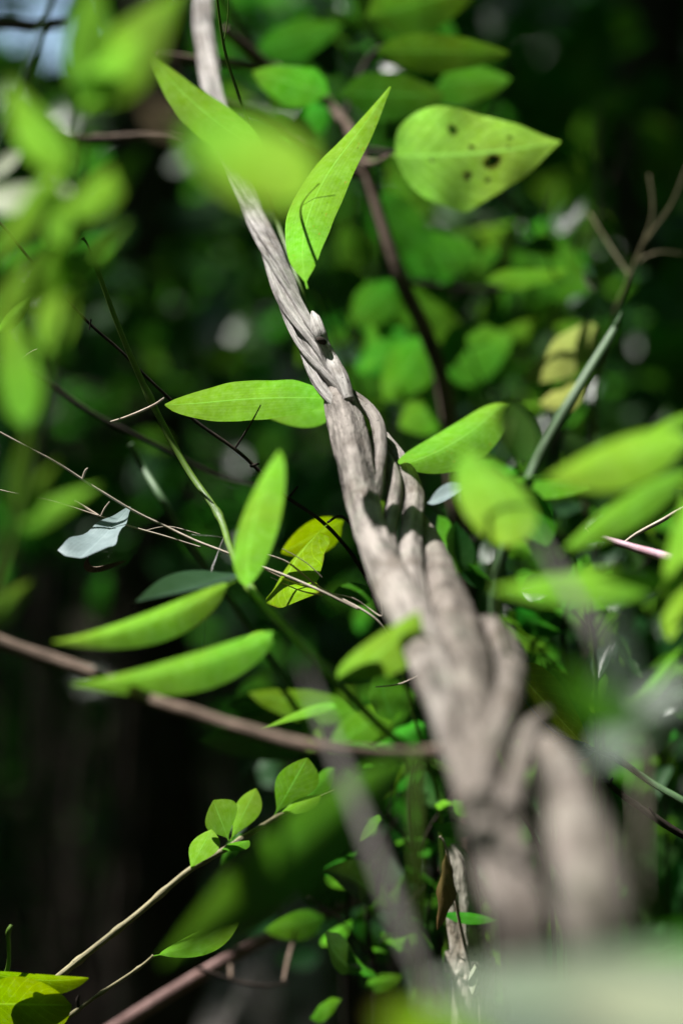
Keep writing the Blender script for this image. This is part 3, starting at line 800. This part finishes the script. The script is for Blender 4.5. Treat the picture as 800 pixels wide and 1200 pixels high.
plant('leafy_shoot', 'blurred shoot with two rounded yellow-green leaves just right of the liana', 'plant',
      [(600, 490, 1.12, 2), (590, 530, 1.12, 3), (572, 600, 1.14, 3.5), (585, 720, 1.16, 4), (620, 860, 1.18, 5)],
      [((545, 522), (592, 640), 74, 1.08, 1.17, 16, 'bamboo', dict(shape='oval', fold=0.15, bend=-0.05)), ((612, 548), (598, 470), 46, 1.16, 1.18, -10, 'bamboo', dict(shape='oval', fold=0.2)),
       ((600, 560), (690, 575), 30, 1.3, 1.34, 60, 'dark', dict(shape='lance')), ((600, 560), (640, 640), 50, 1.3, 1.36, 20, 'dark', dict(shape='ovate'))], 'greenstem', (0.05, 0.1))
plant('cane', 'straight dull green cane slanting behind the blurred leaves at right', 'cane',
      [(728, 366, 1.34, 1.2), (723, 378, 1.34, 3.5), (716, 394, 1.34, 6), (675, 460, 1.32, 6.5), (632, 535, 1.31, 6.5), (604, 605, 1.30, 6.5), (584, 670, 1.30, 6.5), (580, 740, 1.30, 6.5), (600, 900, 1.30, 6.5), (680, 1080, 1.3, 7), (690, 1250, 1.3, 7)], [], 'cane', (0, 0.05), seg=12, nodes=4, node_r=1.12)
loose('dry_stalk', 'pink withered stalk with a frayed end at the right edge', 'stalk',
      [[(690, 624, 1.45, 2.2), (704, 630, 1.45, 3.4), (740, 641, 1.44, 4.6), (770, 650, 1.43, 5.6), (800, 660, 1.42, 6), (900, 700, 1.4, 7), (960, 1400, 1.4, 7), (960, 3000, 1.4, 7)],
       [(690, 625, 1.45, 1.2), (685, 618, 1.45, .6)], [(691, 625, 1.45, 1.2), (686, 631, 1.45, 0.5)], [(694, 626, 1.45, 1.2), (690, 618, 1.44, 0.5)]], 'pink', seg=10, rough=0.1, lobes=0.2)
loose('dry_straw', 'pale bent straw rising behind the pink stalk to the right edge', 'straw',
      [[(726, 640, 1.5, 1.6), (745, 626, 1.5, 2.4), (775, 610, 1.5, 2.8), (795, 598, 1.5, 2.4), (830, 580, 1.5, 2)]], 'straw')
loose('wild_grass', 'thin bent dry grass stem standing right of the liana', 'grass',
      [[(665, 640, 1.36, 1.2), (680, 700, 1.36, 1.8), (693, 745, 1.36, 2.2), (697, 780, 1.36, 2.6), (696, 830, 1.37, 2), (698, 1000, 1.4, 2), (700, 3000, 1.4, 3)]], 'greenstem', jitter=0.002)

# very near blurred dry blades and grey-green leaves
def blade(label, b, t, w, d0, d1, roll, mat, cat='grass', shape='blade', name='dry_grass', ground=True, **kw):
    B = P(b[0], b[1], d0)
    root = thing(name, label, cat, Vector((B.x, B.y, 0)))
    if mat in ('grey', 'softgrey', 'bigleaf'): kw.setdefault('top', 1)
    px_leaf(b, t, w, d0, d1, roll, shape=shape, n=20, m=4, **kw).build('blade', M[mat], root)
    m_ = MB()
    r = max(0.0009, w * K * d0 * 0.06)
    tube(m_, [(B.x, B.y, B.z + 0.001, r * .8), (B.x + 0.01, B.y, B.z * 0.5, r), (B.x, B.y + 0.01, -0.02, r)], 6, 12)
    m_.build('stalk', M['straw' if mat == 'dry' else 'greenstem'], root)
    return root
blade('long grey dry grass blade hanging soft before the lower middle of the picture', (498, 1150), (352, 770), 13, 0.86, 0.92, 50, 'dry', top=1)
blade('grey dry blade blurred near the lens right of the liana above the level leaf', (748, 835), (618, 610), 13, 0.88, 0.93, 50, 'dry', top=1)
blade('soft grey-green leaf blurred close to the lens below the level bamboo leaf', (735, 900), (715, 700), 40, 0.80, 0.80, 50, 'softgrey', 'leaf', 'lance', 'near_leaf')
blade('dull dark green leaf blurred close to the lens right of the liana', (760, 860), (610, 770), 50, 0.78, 0.78, 50, 'dark', 'leaf', 'lance', 'near_leaf')
blade('pale grey leaf blurred close to the lens at the lower right', (690, 900), (810, 790), 40, 0.80, 0.80, 55, 'softgrey', 'leaf', 'lance', 'near_leaf')
blade('wide dark green leaf blurred near the lens slanting below the brown branch', (486, 880), (190, 1130), 86, 1.03, 0.95, 10, 'broad', 'leaf', 'lance', 'near_leaf', fold=0.25)
blade('large pale green leaf blurred against the lens across the bottom right', (980, 1165), (500, 1160), 74, 0.66, 0.68, 50, 'bigleaf', 'leaf', 'lance', 'near_leaf')
blade('dull grey-green leaf blurred against the lens along the bottom edge', (960, 1260), (520, 1205), 70, 0.64, 0.66, 40, 'softgrey', 'leaf', 'lance', 'near_leaf')
blade('whitish leaf standing in for a highlight blurred against the lens in the bottom right corner', (950, 1215), (640, 1165), 70, 0.60, 0.62, 55, 'pale', 'leaf', 'lance', 'near_leaf', top=1)  # pale leaf placed for the bright highlight on the large leaf
blade('dark green leaf blurred near the lens above the pale leaf at bottom right', (930, 1090), (690, 1128), 50, 0.74, 0.74, 45, 'dark', 'leaf', 'lance', 'near_leaf')
blade('yellow-green leaf tip blurred against the lens at the bottom middle', (680, 1270), (440, 1185), 110, 0.76, 0.74, 30, 'yellowing', 'leaf', 'ovate', 'near_leaf')

# ------------------------------------------------------------------ lower left sprigs, in focus
ob = dict(shape='obovate', n=16, m=6, fold=0.2)
plant('sprig', 'slender woody sprig with small rounded bright leaves at lower left', 'sprig',
      [(392, 928, 1.60, 1.6), (352, 945, 1.585, 2.6), (318, 962, 1.57, 3.2), (270, 992, 1.55, 3.6), (222, 1020, 1.54, 3.8), (165, 1068, 1.53, 3.8), (112, 1110, 1.52, 4), (60, 1152, 1.51, 4.2), (-20, 1220, 1.5, 4.5)],
      [((222, 1020), (248, 972), 32, 1.54, 1.53, 20, 'bamboo', ob), ((268, 985), (250, 938), 40, 1.55, 1.54, -15, 'bamboo', ob), ((270, 985), (300, 924), 30, 1.56, 1.56, 25, 'bamboo', ob),
       ((322, 955), (360, 888), 48, 1.57, 1.56, 20, 'broad', ob), ((322, 958), (376, 932), 22, 1.58, 1.57, 45, 'bamboo', ob), ((256, 998), (292, 985), 16, 1.55, 1.53, 50, 'broad', ob),
       ((352, 945), (392, 900), 24, 1.6, 1.62, 30, 'broad', ob)], 'sprigstem', (-0.1, 0.05), nodes=12, node_r=1.4, seg=8, lobes=0.2)
plant('sprig', 'thin bare twig ending in one bright curved leaf at lower left', 'sprig',
      [(180, 1120, 1.48, 1.6), (162, 1135, 1.48, 2.0), (120, 1163, 1.48, 2.2), (88, 1186, 1.48, 2.4), (40, 1226, 1.48, 2.6)],
      [((180, 1120), (286, 1062), 34, 1.48, 1.46, 15, 'bamboo', dict(shape='lance', bend=0.12, n=20, m=8, fold=0.2))], 'sprigstem', (-0.05, 0), nodes=7, node_r=1.5,
      extra=[('bud', [(92, 1180, 1.48, 1.8), (91, 1172, 1.48, 2.2), (93, 1166, 1.48, 1.2)], 'dark_twig', {})])
plant('broadleaf_seedling', 'seedling with insect-bitten broad leaves and a curled bud in the bottom left corner', 'plant',
      [(14, 1084, 1.46, 2.2), (10, 1094, 1.46, 3.2), (11, 1112, 1.47, 2.6), (8, 1140, 1.48, 3), (-14, 1180, 1.49, 4), (-30, 1260, 1.5, 5)],
      [((-26, 1176), (84, 1178), 86, 1.47, 1.46, 18, 'broad_spotted', dict(shape='oval', n=20, m=8, fold=0.1)), ((-18, 1140), (104, 1146), 34, 1.48, 1.45, 40, 'broad_spotted', dict(shape='ovate', n=20, m=8, bend=0.06, fold=0.35))],
      'greenstem', (-0.02, 0.02))
plant('purple_branch', 'dull purple-brown branch rising from the bottom edge behind the wide blurred leaf', 'branch',
      [(560, 1010, 2.0, 5), (510, 1026, 1.98, 6.5), (440, 1050, 1.95, 7), (380, 1070, 1.9, 7.5), (300, 1105, 1.86, 8), (220, 1152, 1.82, 8.5), (140, 1202, 1.8, 9), (40, 1270, 1.78, 10)],
      [((380, 1075), (310, 1090), 40, 1.80, 1.80, 15, 'broad', dict(shape='ovate')), ((360, 1062), (370, 1010), 60, 1.86, 1.9, -20, 'broad', dict(shape='ovate'))], 'purple', (-0.2, 0.1), lobes=0.15,
      extra=[('side_shoot', [(232, 1134, 1.74, 2.4), (270, 1148, 1.74, 2.2), (310, 1155, 1.74, 2), (338, 1152, 1.76, 1.6)], 'dark_twig', dict(rough=0.1)),
             ('side_shoot', [(332, 1150, 1.76, 2.4), (338, 1122, 1.78, 2.4), (346, 1092, 1.8, 2)], 'twig', {}), ('side_shoot', [(270, 1146, 1.78, 2.4), (270, 1132, 1.80, 2.2)], 'twig', {})])

# ------------------------------------------------------------------ mid-distance plants with leaves one can tell apart
def leafy(name, label, cat, stem, leaves, mat='twig', ground=(0.05, 0.2), group=None, **kw):
    return plant(name, label, cat, stem, leaves, mat, ground, group, **kw)
ov = dict(shape='ovate', n=14, m=6, fold=0.15, wave=0.02)
leafy('understory_tree', 'young tree behind the liana with one big insect-holed leaf and grey crooked branches', 'tree',
      [(250, -30, 2.0, 3), (300, 60, 2.0, 4), (372, 108, 1.98, 5), (418, 170, 1.95, 7), (446, 262, 1.93, 8), (470, 330, 1.92, 8.5), (500, 395, 1.93, 9), (522, 470, 1.95, 9), (540, 640, 2.0, 10)],
      [((456, 182), (656, 166), 108, 1.78, 1.74, 14, 'eaten', dict(shape='acuminate', n=30, m=10, fold=0.14, wave=0.05, bend=0.03)),
       ((385, 110), (296, 84), 44, 1.86, 1.82, 30, 'broad', ov), ((400, 110), (520, 112), 52, 1.92, 1.9, -20, 'dark', ov), ((440, 60), (596, 62), 40, 1.9, 1.84, 30, 'broad', ov),
       ((430, 20), (560, -14), 56, 2.0, 1.9, 20, 'broad', ov), ((480, 100), (598, 92), 44, 1.98, 1.95, 40, 'dark', ov), ((385, 120), (330, 170), 36, 2.0, 2.0, -20, 'dark', ov),
       ((478, 210), (570, 236), 30, 1.92, 1.88, 62, 'glossy', ov), ((430, 230), (510, 300), 56, 2.05, 2.05, 10, 'dark', ov), ((470, 330), (540, 400), 60, 2.1, 2.1, 0, 'broad', ov),
       ((570, 330), (664, 316), 22, 2.0, 1.96, 55, 'broad', ov), ((462, 330), (410, 380), 50, 2.1, 2.1, 20, 'dark', ov), ((500, 395), (450, 470), 60, 2.05, 2.05, -10, 'broad', ov),
       ((510, 420), (600, 400), 70, 2.1, 2.1, 15, 'dark', ov), ((520, 470), (468, 500), 50, 2.0, 2.0, 20, 'broad', ov), ((470, 300), (560, 300), 60, 2.15, 2.15, 20, 'dark', ov),
       ((300, 60), (400, 30), 40, 2.1, 2.1, 15, 'dark', ov), ((540, 60), (440, 20), 60, 2.2, 2.2, 10, 'dark', ov), ((600, 290), (690, 340), 70, 2.2, 2.2, 10, 'dark', ov)],
      'twig', (0.05, 0.2), lobes=0.25, rough=0.05, seed=4,
      extra=[('branch', [(262, 34, 1.86, 5), (300, 66, 1.88, 6), (340, 100, 1.92, 6), (385, 120, 1.96, 6)], 'twig', dict(lobes=0.2)),
             ('branch', [(262, 120, 1.86, 4), (310, 140, 1.88, 5), (350, 170, 1.9, 5), (420, 205, 1.94, 6)], 'twig', dict(lobes=0.2)),
             ('branch', [(180, 62, 1.82, 4), (226, 70, 1.84, 5), (300, 78, 1.88, 5), (340, 100, 1.92, 5)], 'twig', dict(lobes=0.2)),
             ('branch', [(456, 182, 1.76, 2), (440, 190, 1.85, 3), (425, 190, 1.94, 4)], 'twig', {}),
             ('branch', [(656, 330, 2.0, 1.5), (600, 240, 1.95, 2), (520, 195, 1.92, 3), (425, 175, 1.95, 4)], 'dark_twig', {}),
             ('branch', [(640, 330, 2.1, 2), (560, 340, 2.08, 3), (470, 330, 1.95, 4)], 'dark_twig', {}),
             ('branch', [(596, 62, 1.9, 1.5), (520, 64, 1.95, 2.5), (440, 60, 1.98, 3), (400, 150, 1.96, 4)], 'dark_twig', {})])
leafy('dry_shrub', 'dry branched pale twig with withered cream leaves at the upper right', 'shrub',
      [(806, 190, 1.86, 1.2), (786, 240, 1.86, 1.5), (755, 285, 1.87, 1.8), (735, 330, 1.88, 2.0), (716, 378, 1.90, 2.2), (700, 440, 1.95, 2.2), (690, 560, 2.0, 4)],
      [((705, 385), (612, 445), 46, 1.94, 1.90, 40, 'palegreen', dict(shape='ovate', wave=0.06, n=16)), ((690, 455), (632, 472), 28, 1.94, 1.92, 40, 'palegreen', dict(shape='ovate', wave=0.06, n=16)), ((700, 340), (682, 322), 16, 1.9, 1.9, 10, 'pale', ov)],
      'sprigstem', (0.02, 0.2),
      extra=[('side_shoot', [(760, 205, 1.88, 1.2), (764, 250, 1.87, 1), (750, 292, 1.87, 1.3)], 'sprigstem', {}), ('side_shoot', [(812, 300, 1.9, 1), (770, 296, 1.88, 1.3), (742, 310, 1.88, 1.5)], 'sprigstem', {}), ('side_shoot', [(690, 250, 1.92, 1.2), (715, 290, 1.9, 1), (736, 322, 1.88, 1.4)], 'sprigstem', {})])
leafy('leafy_shrub', 'shrub with broad bright leaves under the brown branch left of the liana', 'shrub',
      [(330, 800, 1.86, 2), (400, 830, 1.84, 3), (470, 880, 1.86, 4), (500, 980, 1.9, 5)],
      [((420, 838), (292, 812), 42, 1.80, 1.78, 20, 'broad', ov), ((400, 850), (235, 868), 62, 1.86, 1.84, 20, 'dark', ov), ((395, 828), (305, 856), 14, 1.72, 1.62, 45, 'bamboo', dict(shape='bamboo', bend=0.05)),
       ((385, 880), (470, 820), 48, 1.76, 1.76, 10, 'broad', ov), ((420, 830), (490, 812), 36, 1.84, 1.84, 30, 'dark', ov), ((350, 820), (270, 830), 50, 1.95, 1.95, 10, 'dark', ov),
       ((440, 850), (470, 890), 40, 1.8, 1.8, 10, 'broad', ov), ((470, 870), (540, 830), 60, 1.9, 1.9, 10, 'dark', ov)], 'dark_twig', (0.05, 0.15))
for i, (lab, seed, cx, cy, d, n, sz) in enumerate([
        ('small-leaved bright green plant between the blurred grey blade and the liana base', 3, 480, 955, 1.68, 22, 50),
        ('low small-leaved plant in front of the dark stone at the bottom', 9, 430, 1080, 1.72, 18, 40),
        ('tangled small-leaved plant behind the foot of the liana', 14, 560, 1060, 2.1, 18, 46),
        ('leafy plant in shade at the right edge below the dark twig', 21, 740, 1010, 2.0, 18, 60),
        ('leafy plant with upright leaves right of the thick lower liana', 27, 660, 760, 1.75, 16, 60),
        ('leafy plant filling the gap between the liana and the holed leaf', 33, 480, 410, 2.2, 18, 60),
        ('broad dark-leaved plant in the middle right behind the blurred leaves', 39, 700, 640, 1.9, 14, 80),
        ('leafy plant just behind the liana where it thickens', 45, 545, 600, 1.75, 14, 60),
        ('small-leaved plant low beneath the brown branch near the grey blade', 51, 390, 900, 2.0, 20, 42),
        ('small-leaved plant between the holed leaf and the dry twig', 57, 640, 290, 2.3, 24, 46),
        ('small-leaved plant under the pale green withered leaves at right', 63, 640, 480, 2.2, 22, 46),
        ('small-leaved plant hanging above the holed leaf at the top', 69, 440, 40, 2.3, 20, 52),
        ('small dense plant at right between the cane and the pink stalk', 75, 690, 700, 1.8, 22, 42),
        ('narrow-leaved plant around the whitish dead wood below the liana', 87, 500, 1100, 1.75, 26, 36),
        ('narrow-leaved plant under the wide dark blurred leaf', 93, 400, 1000, 1.8, 22, 34),
        ('small plant near the right edge above the grass blade', 81, 770, 850, 1.9, 20, 46)]):
    rr = random.Random(seed)
    lv = []
    for k in range(n):
        bx, by = cx + rr.gauss(0, 52), cy + rr.gauss(0, 55)
        a = rr.uniform(0, 2 * math.pi); L = sz * rr.uniform(0.7, 1.5)
        dd = d + rr.uniform(-0.12, 0.2)
        lv.append(((bx, by), (bx + L * math.cos(a), by + L * math.sin(a)), L * rr.uniform(0.38, 0.6), dd, dd + rr.uniform(-.05, .05), rr.uniform(-50, 50),
                   rr.choice(['broad', 'broad', 'dark', 'bamboo', 'glossy'] if i < 3 else ['broad', 'dark', 'dark', 'glossy', 'broad']),
                   dict(shape=rr.choice(['ovate', 'acuminate', 'lance', 'oval']), n=14, m=6, fold=rr.uniform(0.1, 0.5), wave=rr.uniform(0.0, 0.06), bend=rr.uniform(-0.1, 0.1), curl=rr.uniform(-0.12, 0.1))))
    leafy('small_plant', lab, 'plant', [(cx + 10, cy - 70, d, 1.6), (cx, cy - 20, d + .02, 2.4), (cx + 6, cy + 50, d + 0.04, 3)], lv, 'dark_twig', (0.03, 0.1),
          extra=[('side_shoot', [(cx - 70, cy - 30, d, 1.2), (cx - 30, cy, d + .02, 1.8), (cx + 4, cy + 40, d + .04, 2)], 'dark_twig', {}),
                 ('side_shoot', [(cx + 70, cy - 45, d, 1.2), (cx + 30, cy + 5, d + .02, 1.8), (cx + 6, cy + 48, d + .04, 2)], 'dark_twig', {})])
plant('mottled_plant', 'plant with yellow-mottled leaf close behind the liana at right', 'plant',
      [(640, 800, 1.52, 2), (655, 850, 1.53, 2.5), (670, 930, 1.55, 3)],
      [((600, 780), (690, 880), 62, 1.54, 1.50, 20, 'mottled', dict(shape='ovate', n=20, m=8)), ((700, 878), (634, 882), 22, 1.48, 1.46, 40, 'grey', dict(shape='lance'))], 'greenstem', (0.02, 0.1))
loose('dark_twig', 'rough blackish twig slanting to the right edge below the blurred leaves', 'twig',
      [[(704, 912, 1.48, 2.0), (716, 922, 1.48, 3.2), (745, 942, 1.48, 4), (775, 962, 1.48, 4.6), (810, 984, 1.48, 5), (900, 1040, 1.48, 6), (960, 1500, 1.5, 6), (960, 3000, 1.5, 6)],
       [(712, 920, 1.48, 2), (716, 912, 1.475, 1)], [(770, 958, 1.48, 2), (762, 945, 1.475, 1.0)]], 'dark_twig', rough=0.25, jitter=0.002)
loose('wild_grass', 'long green grass blade bending to the right edge above the dark twig', 'grass',
      [[(600, 800, 1.5, 1.2), (640, 850, 1.5, 1.8), (700, 880, 1.47, 2.2), (720, 888, 1.47, 3.5), (760, 915, 1.46, 4), (810, 946, 1.45, 4.5), (900, 1010, 1.45, 5), (950, 3000, 1.4, 5)]], 'cane', jitter=0.001)
plant('background_stem', 'blurred green stem crossing the dark gap left of the liana', 'stem',
      [(330, 575, 1.78, 1.5), (260, 560, 1.78, 2), (190, 525, 1.76, 2.2), (115, 488, 1.75, 2.5), (40, 440, 1.75, 2.8), (-60, 400, 1.75, 3)], [], 'dark_twig', (-0.1, 0.1), nodes=6, node_r=1.4)
plant('background_stem', 'short blurred upright green stem behind the straw tendrils', 'stem',
      [(153, 520, 1.70, 3.5), (168, 548, 1.70, 4), (192, 588, 1.68, 4.5), (225, 640, 1.7, 4.5), (330, 790, 1.8, 4), (430, 930, 1.9, 3.5), (520, 1050, 2.0, 3.5), (560, 1300, 2.0, 3.5)], [], 'cane', (0.1, 0.1))
plant('background_stem', 'thin green stem in shade behind the liana near the brown branch', 'stem',
      [(455, 720, 1.68, 0.6), (468, 775, 1.68, 1.4), (488, 850, 1.68, 2.0), (512, 930, 1.68, 2.6), (520, 1020, 1.68, 2.8)], [], 'greenstem', (0.02, 0.1))

rt = random.Random(5)
for k, (x0, y0, x1, y1, d, lab) in enumerate([
        (470, 260, 640, 620, 2.1, 'thin dark bare stem between the young tree and the cane'), (700, 120, 650, 560, 2.3, 'thin dark bare stem behind the dry twig at upper right'),
        (360, 330, 470, 640, 1.9, 'thin dark bare stem close behind the middle of the liana'), (610, 700, 660, 1040, 1.8, 'thin bare stem behind the thick lower liana'),
        (450, 860, 420, 1180, 1.8, 'thin bare stem among the small leaves left of the dead wood'), (760, 700, 700, 1100, 1.9, 'thin bare stem in shade at the lower right'),
        (590, 10, 610, 330, 2.4, 'thin dark bare stem hanging at the top beside the holed leaf')]):
    mx, my = (x0 + x1) / 2 + rt.uniform(-25, 25), (y0 + y1) / 2
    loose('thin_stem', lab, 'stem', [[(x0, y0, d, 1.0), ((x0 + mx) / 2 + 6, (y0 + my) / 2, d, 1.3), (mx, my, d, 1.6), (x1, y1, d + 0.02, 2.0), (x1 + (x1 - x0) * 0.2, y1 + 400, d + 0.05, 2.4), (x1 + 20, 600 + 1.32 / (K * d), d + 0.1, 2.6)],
          [(x0 + 45, y0 + 30, d, 0.7), ((x0 + mx) / 2 + 24, (y0 + my) / 2 - 20, d, 1.0), ((x0 + mx) / 2 + 6, (y0 + my) / 2 + 4, d, 1.2)],
          [(mx - 50, my - 40, d, 0.7), (mx - 22, my - 8, d, 0.9), (mx, my + 12, d, 1.2)]], 'dark_twig', jitter=0.003, rough=0.15)

# dead wood, dry leaf, stone
dw = thing('dead_wood', 'whitish broken piece of dead wood standing below the liana', 'dead wood', Vector((P(540, 1200, 1.6).x, 1.6, 0)))
m_ = MB(); tube(m_, px_tube([(528, 990, 1.6, 5), (538, 1010, 1.6, 14), (543, 1050, 1.6, 19), (546, 1090, 1.6, 21), (550, 1140, 1.6, 24), (555, 1300, 1.6, 28)]) + [(0.09, 1.6, -0.02, 0.03)], 16, 60, rough=0.12, lobes=0.4, seed=3, crease=0.2)
m_.build('wood', M['deadwood'], dw)
plant('dry_leaf', 'withered brown leaf hanging beside the whitish dead wood', 'leaf', [(515, 980, 1.56, 1.2), (524, 1000, 1.56, 1.5), (538, 1080, 1.56, 2), (556, 1160, 1.56, 2.4)],
      [((522, 1000), (512, 1090), 22, 1.56, 1.54, 45, 'brown', dict(shape='lance', fold=0.5, wave=0.1)), ((515, 1070), (585, 1078), 18, 1.58, 1.58, 55, 'dark', dict(shape='lance')), ((556, 1130), (553, 1166), 10, 1.55, 1.53, 20, 'pale', dict(shape='lance'))], 'straw', (0.02, 0.05))
st = P(370, 1190, 2.6)
stone = MB()
vs, fs, us = [], [], []
for i in range(25):
    for j in range(37):
        th, ph = math.pi * i / 24, 2 * math.pi * (j % 36) / 36
        d = Vector((math.sin(th) * math.cos(ph), math.sin(th) * math.sin(ph), math.cos(th)))
        k = 1 + 0.22 * noise.fractal(d * 1.6 + Vector((4, 1, 2)), 1.0, 2.0, 5)
        vs.append(Vector((st.x, st.y + 0.25, 0.36)) + Vector((d.x * 0.17, d.y * 0.25, d.z * 0.56)) * k); us.append((j / 36, i / 24))
for i in range(24):
    for j in range(36):
        a = i * 37 + j; fs.append((a, a + 1, a + 38, a + 37))
stone.add(vs, fs, us)
tag(stone.build('stone', M['stone']), 'dark grey stone in shade at the bottom behind small leaves', 'stone')
